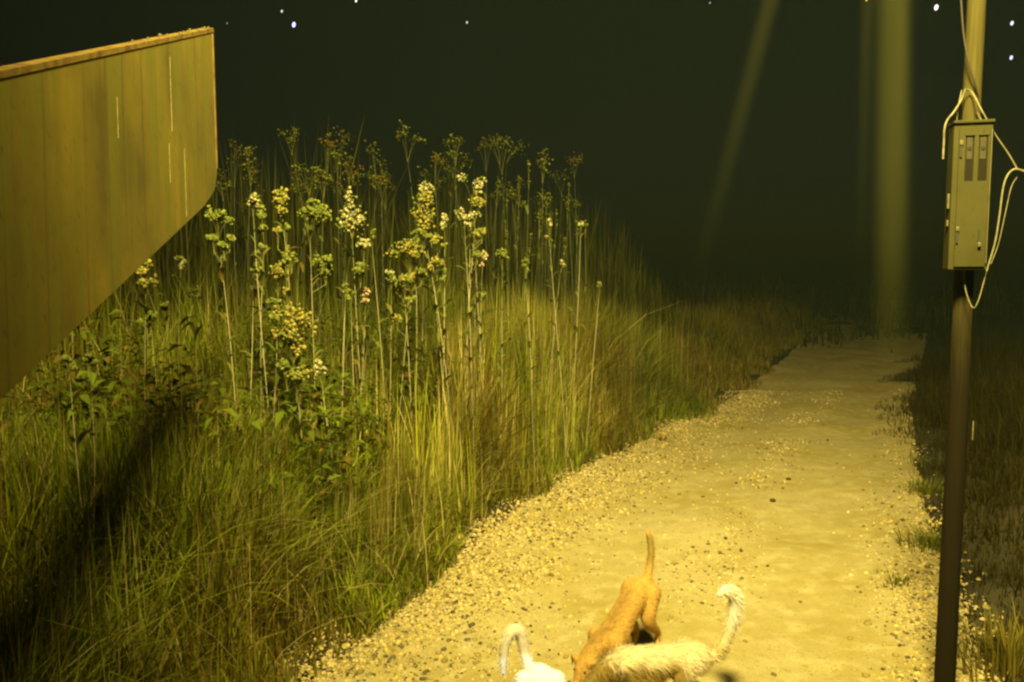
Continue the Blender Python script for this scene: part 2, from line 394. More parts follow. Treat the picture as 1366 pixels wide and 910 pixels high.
tuft(1345, 900, 260, .34, .18, (.15, .12, .015), "yellowish lit grass tuft at the right corner in front of the dark bank", bend=.35)
tuft(1228, 612, 70, .15, .12, (.09, .09, .014), "small dark tuft at the right lane edge farthest up the lane")
tuft(880, 586, 60, .12, .10, (.16, .08, .016), "rusty small tuft at the left lane edge beside the gravel")
tuft(1062, 622, 40, .07, .10, (.12, .11, .02), "sparse low green sprigs on the hump between the wheel tracks")
tuft(530, 872, 110, .05, .07, (.30, .18, .035), "small orange brown clump of dead leaves in the gravel", "leaf clump", .012, .9, "leaf_clump")

# ------------------------------------------------------------------ tall flowering weeds
m_stem = mat("pale_stem", attr="Col", rough=.45, spec=.6)
m_leaf = leafmat("weed_leaf", .3); m_flower = leafmat("weed_flower", .25, .8)
def leaf_mesh(L, w):
    rows = 6; V = []; T = []
    for k in range(rows + 1):
        t = k / rows; ww = w * math.sin(math.pi * min(1, t * .93 + .06)) ** .8; zz = L * (.75 * t - .55 * t * t); xx = L * t * .9
        V += [(xx, -ww, zz + ww * .35), (xx, 0, zz), (xx, ww, zz + ww * .35)]
    for k in range(rows):
        a = 3 * k
        for j in (0, 1): T += [(a + j, a + 3 + j, a + 4 + j), (a + j, a + 4 + j, a + 1 + j)]
    return np.array(V), np.array(T)
LV, LF = leaf_mesh(.17, .021)
def side_cluster(root, ox, oy, Hs, q, W_, H_, n, colr):
    v, t, c2 = floret_cloud(W_ * .5, H_ * .5, n, colr, 'dome'); a = random.uniform(0, 6.28); e = W_ * random.uniform(.7, 1.3)
    k = link("flower_cluster", np_mesh("flower_cluster", v, t, c2), m_flower, root); k.location = (ox * q + e * math.cos(a) * .8, oy * q + e * math.sin(a) * .8, Hs * q)
    sv, st = tube([(ox * q - k.location.x, oy * q - k.location.y, -.10), (0, 0, -.03), (0, 0, .0)], .002, 4, 3)
    link("branch", np_mesh("branch", sv, st, np.tile(np.array([.19, .20, .05]), (len(sv), 1))), m_stem, k)
LEAVES = []
for k in range(4):
    cc = np.tile(np.array([[.10, .125, .018], [.14, .14, .022], [.085, .10, .015], [.17, .13, .025]][k]), (len(LV), 1))
    me = np_mesh("leaf", LV, LF, cc, smooth=True); me.materials.append(m_leaf); LEAVES.append(me)
BV, BF = ico(1)
def floret_cloud(w, h, n, colr, kind):
    """florets on short stalks through a dome or plume"""
    parts = []
    nb = max(5, int(n / 14))
    tips = []
    for b in range(nb):
        a = random.uniform(0, 6.28)
        if kind == 'dome': rr = w * math.sqrt(random.random()); zc = h * (.55 + .45 * math.sqrt(max(0, 1 - (rr / w) ** 2))) * random.uniform(.75, 1.05)
        elif kind == 'plume': q = random.random(); rr = w * (1 - .75 * q) * random.uniform(.3, 1); zc = h * (.1 + .95 * q)
        else: q = random.random(); rr = w * random.uniform(.5, 1.0); zc = h * random.uniform(.2, 1.0)
        tips.append((rr * math.cos(a), rr * math.sin(a), zc))
    for tx, ty, tz in tips:
        v, t = tube([(0, 0, -.05), (tx * .45, ty * .45, tz * .45), (tx, ty, tz)], .0016, 3, 2)
        parts.append((v, t, np.tile(np.array([.20, .19, .04]), (len(v), 1))))
        m = max(5, int(1.5 * n // nb)); s = w * .22
        P = np.array([tx, ty, tz]) + rng.normal(0, 1, (m, 3)) * np.array([s, s, s * .9])
        rad = rng.uniform(.006, .016, m)
        v = (BV[None] * (1 + rng.uniform(-.35, .45, (m, len(BV), 1))) * rad[:, None, None] + P[:, None, :]).reshape(-1, 3)
        t = (BF[None] + (np.arange(m) * len(BV))[:, None, None]).reshape(-1, 3)
        cc = np.array(colr) * rng.uniform(.45, 1.3, (m, 1)); gsel = rng.random(m) < .3; cc[gsel] = np.array([.12, .14, .02]) * rng.uniform(.7, 1.3, (gsel.sum(), 1))
        parts.append((v, t, np.repeat(cc, len(BV), 0)))
    return merge(parts)
YEL, CRM, GRN, PNK = (.31, .25, .05), (.42, .37, .16), (.19, .20, .035), (.55, .38, .20)
NW = [0]
def weed(px, py, Y, w, h, n, colr, kind, label, nleaf=7, group=None, stem_r=.0031, pale=1.0, low=False):
    """w, h in pixels of the head; (px, py) is the middle of the head"""
    sc = Y / F
    top = at(px, py, Y); W_, H_ = w * sc / 2, h * sc
    hz = top.z - H_ * .5
    lean = random.gauss(0, .055); bx = top.x + lean * hz; by = Y + random.uniform(-.1, .1)
    z0 = gzf(bx, by)
    root = empty("tall_weed", (bx, by, z0))
    tag(root, label, "tall weed", group or "tall flowering weeds on the bank")
    Hs = hz - z0; ox, oy = top.x - bx, Y - by
    j = lambda s: random.uniform(-s, s)
    pts = [(0, 0, -.03), (ox * .2 + j(.012), oy * .2 + j(.01), Hs * .3), (ox * .6 + j(.014), oy * .6 + j(.01), Hs * .66), (ox, oy, Hs)]
    v, t = tube(pts, lambda q: stem_r * (1.25 - .6 * q), 6, 6)
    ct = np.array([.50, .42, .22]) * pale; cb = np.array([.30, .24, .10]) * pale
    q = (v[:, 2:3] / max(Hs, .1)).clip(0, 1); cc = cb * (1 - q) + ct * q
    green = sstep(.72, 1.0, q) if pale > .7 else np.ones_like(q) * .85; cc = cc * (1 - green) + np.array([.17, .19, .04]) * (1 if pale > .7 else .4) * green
    link("stem", np_mesh("stem", v, t, cc * rng.uniform(.8, 1.15), smooth=True), m_stem, root)
    v, t, c2 = floret_cloud(W_, H_, n, colr, kind)
    hd = link("flower_head", np_mesh("flower_head", v, t, c2), m_flower, root); hd.location = (ox, oy, Hs)
    if n >= 80 and pale > .7:
        for k in range(random.randint(2, 4)): side_cluster(root, ox, oy, Hs, random.uniform(.80, .97), W_, H_, max(30, n // 4), random.choice([colr, GRN]))
    nl2 = int(nleaf * 1.5) + (4 if pale > .7 else 0)
    for k in range(nl2):
        q = random.uniform(.42, .98); lf = link("leaf", LEAVES[random.randrange(4)], None, root)
        s_ = q if q < .66 else q
        lf.location = (ox * q, oy * q, Hs * q); lf.rotation_euler = (random.uniform(-.3, .3), random.uniform(-.75, .1), k * 2.4 + j(.5)); f = random.uniform(.5, 1.05); lf.scale = (f, f, f)
    NW[0] += 1
    return root
def depth(px): return 6.1 + (px - 290) / 350 * 1.7
for px, py, dY, w, h, n, cl, kd, lab, nl in (
    (290, 297, -.1, 30, 28, 110, GRN, 'dome', "lone tall weed with a green tufted head just right of the board's lower corner", 3),
    (337, 270, 0, 22, 20, 60, CRM, 'open', "thin weed with a small pale open head between the board corner and the bushier weeds", 4),
    (377, 272, .1, 26, 42, 120, YEL, 'plume', "leafy weed with an upright yellowish plume left of the wide green head", 14),
    (352, 300, .2, 22, 40, 80, GRN, 'plume', "leafy green weed crowded behind the yellowish plume near the board", 12),
    (413, 291, 0, 44, 30, 170, GRN, 'dome', "tall weed with a wide flat green head on several pale stems", 4),
    (469, 286, 0, 38, 48, 240, CRM, 'plume', "tall weed with a large rounded cream flower head, brightest in the left group", 8),
    (487, 394, .1, 18, 28, 60, PNK, 'plume', "short weed with a pinkish head low beneath the large cream head", 4),
    (370, 371, -.2, 26, 36, 100, YEL, 'dome', "weed with a yellow green head halfway down below the leafy plume", 8),
    (391, 448, -.6, 46, 62, 260, YEL, 'open', "bushy low weed covered in small pale yellow florets in front of the stems", 18),
    (428, 492, -.6, 16, 22, 40, CRM, 'open', "small weed with few pale florets low right of the bushy floret weed", 5),
    (571, 254, .1, 24, 20, 60, CRM, 'open', "tall weed with a small bright pale head topping the middle group", 3),
    (566, 288, 0, 38, 46, 240, YEL, 'plume', "tall weed with a big golden yellow plume in the middle group", 8),
    (593, 303, .1, 16, 26, 60, CRM, 'plume', "weed with a narrow pale spike just right of the golden plume", 6),
    (629, 246, .2, 30, 26, 80, CRM, 'open', "tallest weed of the right hand group with a loose pale head", 4),
    (635, 274, 0, 22, 20, 80, YEL, 'dome', "weed with a compact round yellow head right under the loose pale head", 5),
    (619, 288, -.1, 22, 18, 50, CRM, 'open', "weed with a starry pale head and one broad leaf on its straight stem", 6),
    (547, 342, -.1, 42, 32, 190, YEL, 'dome', "weed with a wide curled yellow green head left below the golden plume", 7),
    (540, 381, -.2, 24, 26, 90, YEL, 'dome', "weed with a small round yellow head beneath the wide curled head", 7),
    (522, 370, -.1, 14, 16, 30, CRM, 'open', "slim weed with a tiny pale starry tip left of the round yellow head", 5),
    (643, 347, 0, 16, 26, 60, PNK, 'plume', "weed with a squarish pinkish cream head below the right hand group", 6),
    (670, 337, 0, 22, 34, 50, GRN, 'plume', "green leafy stalk with a forked tip right of the flowering weeds", 9),
    (701, 355, .2, 14, 22, 30, GRN, 'plume', "green stalk with one folded broad tip standing over the tall grass", 5),
    (733, 304, .4, 12, 30, 24, CRM, 'plume', "slender tall grass like weed rising highest over the right end of the thicket", 2),
    (775, 297, .6, 8, 10, 10, CRM, 'open', "thin leaning weed with a pale dot at its tip at the thicket's right end", 0),
    (748, 352, .4, 10, 12, 14, CRM, 'open', "thin weed with a pale hooked tip over the right end of the grass", 1),
    (800, 381, .7, 8, 10, 10, CRM, 'open', "last thin weed with a pale tip where the thicket drops to the lane", 1),
    (194, 365, -.3, 26, 30, 80, YEL, 'plume', "weed whose head shows just under the slanting lower edge of the board", 6),
    (240, 352, -.2, 12, 18, 20, CRM, 'open', "bare pale stemmed weed standing under the board edge near its corner", 1),
    (258, 392, -.3, 14, 16, 24, GRN, 'open', "leaning thin pale weed below the board's lower corner", 2),
    (120, 480, -.9, 14, 20, 24, GRN, 'open', "pale straight weed stem close under the left part of the board", 2),
    (92, 486, -.8, 12, 18, 20, GRN, 'open', "thin weed under the board, leftmost of the pale stems", 2),
):
    weed(px, py, depth(px) + dY, w, h, n, cl, kd, lab, nl)
# extra bare pale stems between them
LB = "bare pale weed stem without flowers among the flowering weeds"
for k in range(13):
    px = random.choice([random.uniform(300, 500), random.uniform(150, 300), random.uniform(500, 660)]); py = random.uniform(310, 400) + max(0, (300 - px) * .6)
    weed(px, py, depth(px) + random.uniform(-.4, .6), 10, 16, 16, GRN, 'open', LB, random.randint(0, 3), group="bare weed stems in the thicket")
# dim ones behind, their dimness put into darker flower and stem colours
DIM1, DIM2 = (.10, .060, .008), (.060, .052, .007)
LD = "dim blurred weed in the dark row behind the lit flower heads"
for k in range(40):
    px = random.uniform(285, 770); py = random.uniform(186, 268) + max(0, px - 640) * .25
    Y = depth(px) + random.uniform(2.0, 5.0)
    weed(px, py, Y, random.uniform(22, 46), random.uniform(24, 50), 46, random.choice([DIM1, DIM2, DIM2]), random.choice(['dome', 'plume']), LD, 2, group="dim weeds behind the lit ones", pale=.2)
LS = "dim bare reed standing in the dark row behind the thicket's right end"
for k in range(14):
    px = random.uniform(660, 790); py = random.uniform(215, 330)
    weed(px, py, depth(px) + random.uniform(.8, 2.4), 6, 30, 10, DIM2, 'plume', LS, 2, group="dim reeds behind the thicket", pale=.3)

# ------------------------------------------------------------------ slanting board, upper left
dv = Vector(((586 - 683) / F, cp + (455 + 23) / F * sp, -sp + (455 + 23) / F * cp)).normalized()
TR = Vector((0, 0, CAMZ)) + ray(284, 40) * 4.4
BR = Vector((0, 0, CAMZ)) + ray(291, 258) * 4.4
ev = (BR - TR); CUT = -ev.dot(dv); ev = (ev - dv * ev.dot(dv)); HB = ev.length; ev.normalize()
nv = dv.cross(ev).normalized()
if nv.x < 0: nv = -nv
LBD = 4.2; TH = .055
m_board = mat("weathered_board", (.185, .132, .009), .8, [(1.6, (.085, .066, .006), .38, .62, (1, 1, .5), 1), (2.2, (.125, .108, .007), .42, .60, (4, .25, 1), 1), (5, (.085, .060, .005), .55, .75, (5, .14, 1), 1), (30, (.06, .045, .005), .60, .75, (3, .6, 1))], bump=(30, .12, .004))
m_rim = mat("rusted_rim", (.17, .11, .014), .75, [(14, (.10, .045, .008), .45, .65)], bump=(60, .4, .006))
m_drip = mat("pale_drip", (.34, .27, .08), .7, [(30, (.18, .14, .03), .45, .7)])
board = empty("slanted_board", TR)
board.rotation_euler = Matrix((-dv, ev, nv)).transposed().to_euler()     # local x: towards the near end, y: down the face, z: out of the face
tag(board, "large weathered tan board slanting in from the left edge above the weeds", "board")
# face with a clipped lower far corner
def plate(outline, z0, z1):
    bm = bmesh.new(); lo = [bm.verts.new((a, b, z0)) for a, b in outline]; hi = [bm.verts.new((a, b, z1)) for a, b in outline]
    bm.faces.new(hi); bm.faces.new(lo[::-1]); n = len(outline)
    for k in range(n): bm.faces.new((lo[k], lo[(k + 1) % n], hi[(k + 1) % n], hi[k]))
    bmesh.ops.recalc_face_normals(bm, faces=bm.faces[:])
    bmesh.ops.bevel(bm, geom=bm.edges[:], offset=.003, segments=2, affect='EDGES'); return bm
link("face", bm_mesh("face", plate([(0, 0), (LBD, 0), (LBD, HB), (CUT + .28, HB), (CUT + .06, HB - .025), (CUT * .9 + .001, HB - .10)], -TH, 0)), m_board, board)
link("top_rail", bm_mesh("top_rail", box_bm((-.007, -.010, -TH - .003), (LBD, .012, .003), .002)), m_rim, board)
link("end_rail", bm_mesh("end_rail", plate([(-.010 + CUT * .03, .015), (.018 + CUT * .03, .015), (CUT * .86 + .018, HB - .12), (CUT * .86 - .010, HB - .12)], -TH - .003, .003)), m_rim, board)
for (a0, b0, b1, w_) in ((.78, .07, .38, .007), (.60, .48, HB - .03, .0055), (.83, .42, .58, .004), (1.45, .16, .30, .0025)):
    nn = 14; o2 = []
    V = []; T = []
    for k in range(nn + 1):
        b = b0 + (b1 - b0) * k / nn; ww = w_ * random.uniform(.5, 1.1) * (1 if 0 < k < nn else .3); q = random.uniform(-.0012, .0012)
        V += [(a0 + q - ww + CUT * b / HB, b, .0005), (a0 + q + CUT * b / HB, b, .0022), (a0 + q + ww + CUT * b / HB, b, .0005)]
    for k in range(nn):
        a = 3 * k; T += [(a, a + 1, a + 4), (a, a + 4, a + 3), (a + 1, a + 2, a + 5), (a + 1, a + 5, a + 4)]
    link("drip_streak", np_mesh("drip_streak", V, T), m_drip, board)
# crumbs of moss and dirt on the top rail
n = 22; px_ = rng.random(n) ** 2.2 * 1.6; v = (BV[None] * rng.uniform(.003, .009, (n, 1, 1)) * (1 + rng.uniform(-.3, .3, (n, len(BV), 1)))) + np.stack([px_, np.full(n, -.012), rng.uniform(-TH, .004, n)], -1)[:, None, :]
mo = link("moss", np_mesh("moss", v.reshape(-1, 3), (BF[None] + (np.arange(n) * len(BV))[:, None, None]).reshape(-1, 3)), mat("moss", (.10, .085, .02), .95), board); mo["kind"] = "stuff"
# post that carries it, just outside the picture
pc = TR - dv * 3.9 + ev * HB * .5 - nv * (TH + .05)
pw = link("support_post", bm_mesh("support_post", box_bm((pc.x - .045, pc.y - .045, -.3), (pc.x + .045, pc.y + .045, pc.z + .3), .006)), m_rim)
bpy.context.view_layer.update()
pw.parent = board; pw.matrix_parent_inverse = board.matrix_world.inverted()

# ------------------------------------------------------------------ the pole
PY = 3.95
pb = at(1264, 905, PY); ptp = at(1292, 0, PY)
PX = at(1289, 300, PY).x
m_pole = bpy.data.materials.new("pole_timber"); m_pole.use_nodes = True
def pole_mat(m):
    n = m.node_tree.nodes; l = m.node_tree.links; b = n["Principled BSDF"]; b.inputs["Roughness"].default_value = .9; b.inputs["Specular IOR Level"].default_value = .12
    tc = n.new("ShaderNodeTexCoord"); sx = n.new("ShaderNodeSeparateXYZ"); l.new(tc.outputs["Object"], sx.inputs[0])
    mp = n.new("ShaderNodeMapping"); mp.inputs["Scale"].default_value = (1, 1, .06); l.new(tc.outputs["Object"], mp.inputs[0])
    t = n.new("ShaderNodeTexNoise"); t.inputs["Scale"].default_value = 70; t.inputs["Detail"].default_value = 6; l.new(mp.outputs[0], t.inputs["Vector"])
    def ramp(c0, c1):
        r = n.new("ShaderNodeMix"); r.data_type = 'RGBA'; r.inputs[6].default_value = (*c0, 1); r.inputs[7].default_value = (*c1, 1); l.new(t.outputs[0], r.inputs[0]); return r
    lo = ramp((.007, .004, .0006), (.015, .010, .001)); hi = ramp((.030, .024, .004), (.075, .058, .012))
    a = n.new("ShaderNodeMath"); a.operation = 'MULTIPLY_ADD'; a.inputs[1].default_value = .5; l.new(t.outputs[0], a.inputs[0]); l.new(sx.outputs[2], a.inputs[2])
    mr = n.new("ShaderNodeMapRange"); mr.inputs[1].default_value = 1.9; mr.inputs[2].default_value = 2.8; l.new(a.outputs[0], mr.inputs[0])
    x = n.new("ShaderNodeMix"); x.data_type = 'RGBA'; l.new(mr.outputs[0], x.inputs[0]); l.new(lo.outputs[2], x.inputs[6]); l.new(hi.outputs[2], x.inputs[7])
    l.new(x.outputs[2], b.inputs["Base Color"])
    bp = n.new("ShaderNodeBump"); bp.inputs["Strength"].default_value = .5; bp.inputs["Distance"].default_value = .01; l.new(t.outputs[0], bp.inputs["Height"]); l.new(bp.outputs[0], b.inputs["Normal"])
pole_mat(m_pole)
pz = gzf(PX, PY)
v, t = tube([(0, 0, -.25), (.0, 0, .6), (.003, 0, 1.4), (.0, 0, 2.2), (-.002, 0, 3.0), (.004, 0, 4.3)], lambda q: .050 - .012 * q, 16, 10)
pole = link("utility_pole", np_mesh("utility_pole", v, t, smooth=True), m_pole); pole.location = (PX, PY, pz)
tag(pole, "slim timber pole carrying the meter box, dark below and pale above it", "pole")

# ------------------------------------------------------------------ meter box
m_cab = mat("cabinet_paint", (.045, .039, .008), .7, [(5, (.036, .031, .006), .4, .7), (40, (.025, .019, .003), .62, .75)], bump=(8, .08, .01), spec=.1)
m_dark = mat("box_gap", (.03, .024, .01), .8); m_steel = mat("worn_steel", (.15, .125, .05), .5, [(30, (.08, .065, .02), .5, .7)], metal=.6)
m_glass = mat("dusty_window", (.012, .009, .0015), .3, [(6, (.008, .006, .001), .4, .7)], spec=.6)
m_meter = mat("meter_case", (.040, .032, .007), .5, [(30, (.03, .024, .006), .45, .7)]); m_dial = mat("meter_dial", (.018, .014, .004), .5)
BD, BA = .115, R(-15)
tl, br = at(1266, 163, PY - .13), at(1323, 360, PY - .13)
BH = tl.z - br.z
def box_x(bw, cx, x, y):
    q = Vector((cx + x * math.cos(BA) - y * math.sin(BA), PY - .05 + x * math.sin(BA) + y * math.cos(BA), 2.6 - CAMZ)); return 683 + F * q.x / (q.y * cp - q.z * sp)
BW, BCX = .22, PX
for _ in range(40):
    l_, r_ = box_x(BW, BCX, -BW / 2, 0.0), box_x(BW, BCX, BW / 2, -BD)
    BW += ((1323 - 1262) - (r_ - l_)) * .0015; BCX += ((1323 + 1262) / 2 - (l_ + r_) / 2) * .003
box = empty("meter_box", (BCX, PY - .05, br.z), BA)
tag(box, "olive metal meter box with two small windows fixed high on the pole", "meter box")
bx0, bx1, y0 = -BW / 2, BW / 2, -BD + .01
link("cabinet", bm_mesh("cabinet", box_bm((bx0, y0, 0), (bx1, .0, BH), .006)), m_cab, box)
link("lid", bm_mesh("lid", box_bm((bx0 - .003, y0 - .012, BH - .008), (bx1 + .003, .003, BH + .006), .004)), m_cab, box)
# door with two window openings: built as strips round the holes
wx = [bx0 + BW * q for q in (.30, .52, .635, .865)]; wz0, wz1 = BH * .60, BH * .905
dx0, dx1, dz0, dz1 = bx0 + .022, bx1 - .012, .015, BH - .022; yd0, yd1 = y0 - .010, y0 - .001
bm = bmesh.new()
for lo, hi in (((dx0, dz0), (dx1, wz0)), ((dx0, wz1), (dx1, dz1)), ((dx0, wz0), (wx[0], wz1)), ((wx[1], wz0), (wx[2], wz1)), ((wx[3], wz0), (dx1, wz1))):
    q = bmesh.ops.create_cube(bm, size=1)
    for vv in q['verts']:
        vv.co = Vector(((lo[0] + hi[0]) / 2 + vv.co.x * (hi[0] - lo[0]), (yd0 + yd1) / 2 + vv.co.y * (yd1 - yd0), (lo[1] + hi[1]) / 2 + vv.co.z * (hi[1] - lo[1])))
bmesh.ops.remove_doubles(bm, verts=bm.verts[:], dist=.0005)
door = link("door", bm_mesh("door", bm), m_cab, box)
for k in (0, 2):
    a, b = wx[k], wx[k + 1]
    wn = link("window", bm_mesh("window", box_bm((a, y0 - .004, wz0), (b, y0 - .0015, wz1))), m_glass, box)
    wc = (a + b) / 2
    link("frame", bm_mesh("frame", box_bm((a - .004, yd0 - .004, wz1 - .001), (b + .004, yd0 + .001, wz1 + .007), .001)), m_cab, wn)
    bmm = box_bm((a + .006, y0 - .0065, wz0 + (wz1 - wz0) * .48), (b - .006, y0 - .0045, wz1 - .008), .0008)
    link("meter", bm_mesh("meter", bmm), m_meter, wn)
    bm = bmesh.new(); bmesh.ops.create_cone(bm, cap_ends=True, segments=20, radius1=(b - a) * .26, radius2=(b - a) * .24, depth=.003)
    bmesh.ops.rotate(bm, verts=bm.verts[:], matrix=Matrix.Rotation(R(90), 3, 'X')); bmesh.ops.translate(bm, verts=bm.verts[:], vec=(wc, y0 - .0085, wz1 - (wz1 - wz0) * .28))
    link("dial", bm_mesh("dial", bm), m_dial, wn)
for z in (.18, .76):
    link("hinge", bm_mesh("hinge", box_bm((dx0 + .002, yd0 - .008, BH * z), (dx0 + .012, yd0 - .0005, BH * z + .07), .002)), m_dark, box)
    link("hinge_pin", bm_mesh("hinge_pin", box_bm((dx0 + .0, yd0 - .012, BH * z + .055), (dx0 + .014, yd0 - .0085, BH * z + .075), .002)), m_steel, box)
lt = link("latch", bm_mesh("latch", box_bm((dx1 - .034, yd0 - .010, BH * .17), (dx1 - .026, yd0 - .0005, BH * .28), .002)), m_dark, box)
link("padlock", bm_mesh("padlock", box_bm((dx1 - .036, yd0 - .016, BH * .155), (dx1 - .022, yd0 - .0105, BH * .185), .003)), m_steel, lt)
link("door_edge", bm_mesh("door_edge", box_bm((bx1 - .010, yd0 - .003, .03), (bx1 - .006, yd0 + .004, BH - .04), .001)), m_steel, box)
for z0_, z1_ in ((.42, .52), (.30, .34)):
    link("side_clip", bm_mesh("side_clip", box_bm((bx0 - .010, y0 + .02, BH * z0_), (bx0 - .0005, y0 + .035, BH * z1_), .002)), m_steel, box)
for z in (.2, .8):
    link("bracket", bm_mesh("bracket", box_bm((-.05, .001, BH * z), (.05, .018, BH * z + .03), .002)), m_steel, box)

# ------------------------------------------------------------------ cables
m_pale = mat("pale_cable", (.17, .145, .065), .7, [(40, (.11, .09, .035), .45, .7)]); m_black = mat("dark_cable", (.035, .027, .012), .6)
def cable(pts, rad, m, label):
    o_ = Vector(pts[0]); v, t = tube([Vector(p) - o_ for p in pts], (lambda q: rad(q) * .75) if callable(rad) else rad * .72, 8, 10)
    o = link("cable", np_mesh("cable", v, t, smooth=True), m); o.location = o_; tag(o, label, "cable", "cables round the pole and meter box")
F1, F2 = PY - .055, PY - .14
cable([at(1279, -60, F1), at(1282, 0, F1), at(1286, 50, F1), at(1294, 90, F1 - .01), at(1302, 118, F1), at(1309, 150, PY)], .006, m_black, "dark cable running diagonally down the front of the upper pole")
cable([at(1288, 118, F1), at(1282, 134, F1), at(1272, 150, F2 + .02), at(1264, 160, F2 + .02), at(1260, 172, F2 + .02), at(1259, 192, F2 + .03), at(1258, 212, F2 + .03)], .0062, m_pale, "pale cable looping over the left top corner of the meter box")
cable([at(1283, 120, F1), at(1279, 140, F1), at(1277, 152, F1), at(1276, 163, F1)], .005, m_pale, "short pale cable dropping from the pole into the left of the box top")
cable([at(1287, 118, F1), at(1297, 124, F1), at(1310, 148, F2), at(1328, 180, F2), at(1345, 205, F2), at(1356, 224, F2)], .0045, m_pale, "thin pale cable slanting from the pole down to the thick cable at right")
cable([at(1302, 148, F1), at(1306, 155, F1), at(1311, 165, F1)], .005, m_pale, "stub of pale cable entering the right of the box top")
cable([at(1400, 236, F2), at(1378, 232, F2), at(1364, 228, F2), at(1353, 226, F2), at(1344, 234, F2), at(1338, 252, F2), at(1333, 290, F2), at(1327, 325, F2), at(1316, 362, F2)], lambda q: .0095 - .0045 * min(1, q * 1.8), m_pale, "thick pale cable bending in from the right edge beside the box")
cable([at(1316, 362, F2), at(1308, 392, F2), at(1303, 406, F2), at(1299, 411, F2 + .01), at(1294, 405, F2 + .03), at(1288, 386, F2 + .05), at(1286, 362, F2 + .06)], .0036, m_pale, "thin pale cable hanging in a loop under the meter box")
cable([at(1357, 236, F2 + .01), at(1349, 250, F2 + .01), at(1341, 285, F2), at(1332, 325, F2 + .01), at(1322, 352, F2 + .01)], .0026, m_pale, "hair thin wire beside the thick cable right of the box")
# pale tag on the far side of the pole
tg = at(1296, 572, PY + .05)
o = link("paper_tag", bm_mesh("paper_tag", box_bm((-.012, -.002, -.045), (.012, .002, .045), .001)), m_pale); o.location = (tg.x - .018, tg.y - .045, tg.z); o.rotation_euler = (0, R(4), R(60))
tag(o, "small pale tag on the right side of the dark lower pole", "tag")

# ------------------------------------------------------------------ dogs
SV, SF = ico(2)
m_fur = mat("dog_coat", attr="Col", rough=.9, bump=(160, .35, .006), spec=.15)
m_nose = mat("dog_nose", (.02, .016, .014), .35); m_eye = mat("dog_eye", (.03, .015, .008), .12, spec=.7)
def make_dog(loc, heading, bones, coat, label, nose, eyes, furlen, nfur, fringe=None):
    """bones: list of chains [(x,y,z,r)...] in local coords (x forward, z up)"""
    V = []; T = []; off = 0
    for ch in bones:
        P = catmull([c_[:3] for c_ in ch], 6) if len(ch) > 2 else [Vector(ch[0][:3]).lerp(Vector(ch[1][:3]), k / 6) for k in range(7)]
        rr = np.interp(np.linspace(0, len(ch) - 1, len(P)), range(len(ch)), [c_[3] for c_ in ch])
        for p, r_ in zip(P, rr):
            V.append(SV * r_ + np.array(p)); T.append(SF + off); off += len(SV)
    tmp = bpy.data.objects.new("tmp", np_mesh("tmp", np.concatenate(V), np.concatenate(T))); COL.objects.link(tmp)
    md = tmp.modifiers.new("r", 'REMESH'); md.mode = 'VOXEL'; md.voxel_size = .0075
    sm = tmp.modifiers.new("s", 'SMOOTH'); sm.factor = .5; sm.iterations = 7
    dg = bpy.context.evaluated_depsgraph_get(); dg.update()
    me = bpy.data.meshes.new_from_object(tmp.evaluated_get(dg)); bpy.data.objects.remove(tmp)
    me.name = "body"
    n = len(me.vertices); co = np.empty(n * 3, np.float32); me.vertices.foreach_get("co", co); co = co.reshape(-1, 3)
    nr = np.empty(n * 3, np.float32); me.vertices.foreach_get("normal", nr); nr = nr.reshape(-1, 3)
    cc = coat(co) * (.88 + .24 * noise2(co[:, 0] * 60 + 5 + co[:, 2] * 25, co[:, 1] * 60 + co[:, 2] * 40))[:, None]
    a = me.color_attributes.new("Col", 'FLOAT_COLOR', 'POINT'); c4 = np.ones((n, 4), np.float32); c4[:, :3] = cc; a.data.foreach_set("color", c4.ravel())
    for p in me.polygons: p.use_smooth = True
    root = empty("dog", loc, heading); tag(root, label, "dog", "dogs on the lane")
    body = link("body", me, m_fur, root)
    # coat hairs lying backwards and down
    k = rng.integers(0, n, nfur); p = co[k]; q = nr[k]
    flow = np.array([-.75, 0, -.45]) + rng.normal(0, .25, (nfur, 3)); flow = flow - q * (flow * q).sum(1, keepdims=True)
    flow /= np.linalg.norm(flow, axis=1, keepdims=True) + 1e-6
    side = np.cross(q, flow); L = furlen * rng.uniform(.5, 1.3, (nfur, 1))
    if fringe is not None: L = L * fringe(p)[:, None]
    w = .0011
    v = np.stack([p - side * w - q * .001, p + side * w - q * .001, p + flow * L * .6 + q * L * .28 + side * w * .6, p + flow * L * .6 + q * L * .28 - side * w * .6, p + flow * L * 1.0 + q * L * .22], 1)
    f = np.array([(0, 1, 2), (0, 2, 3), (3, 2, 4)]); tt = (f[None] + (np.arange(nfur) * 5)[:, None, None]).reshape(-1, 3)
    hc = np.repeat(cc[k] * rng.uniform(.8, 1.25, (nfur, 1)), 5, 0)
    h = link("coat_hair", np_mesh("coat_hair", v.reshape(-1, 3), tt, hc.clip(0, .9)), m_fur, root); h["kind"] = "stuff"
    def ball(name, p, r_, m):
        o = link(name, np_mesh(name, SV * np.array(r_), SF, smooth=True), m, root); o.location = p
    ball("nose", nose, (.012, .014, .010), m_nose)
    for e in eyes: ball("eye", e, (.0085, .0085, .0085), m_eye)
    return root
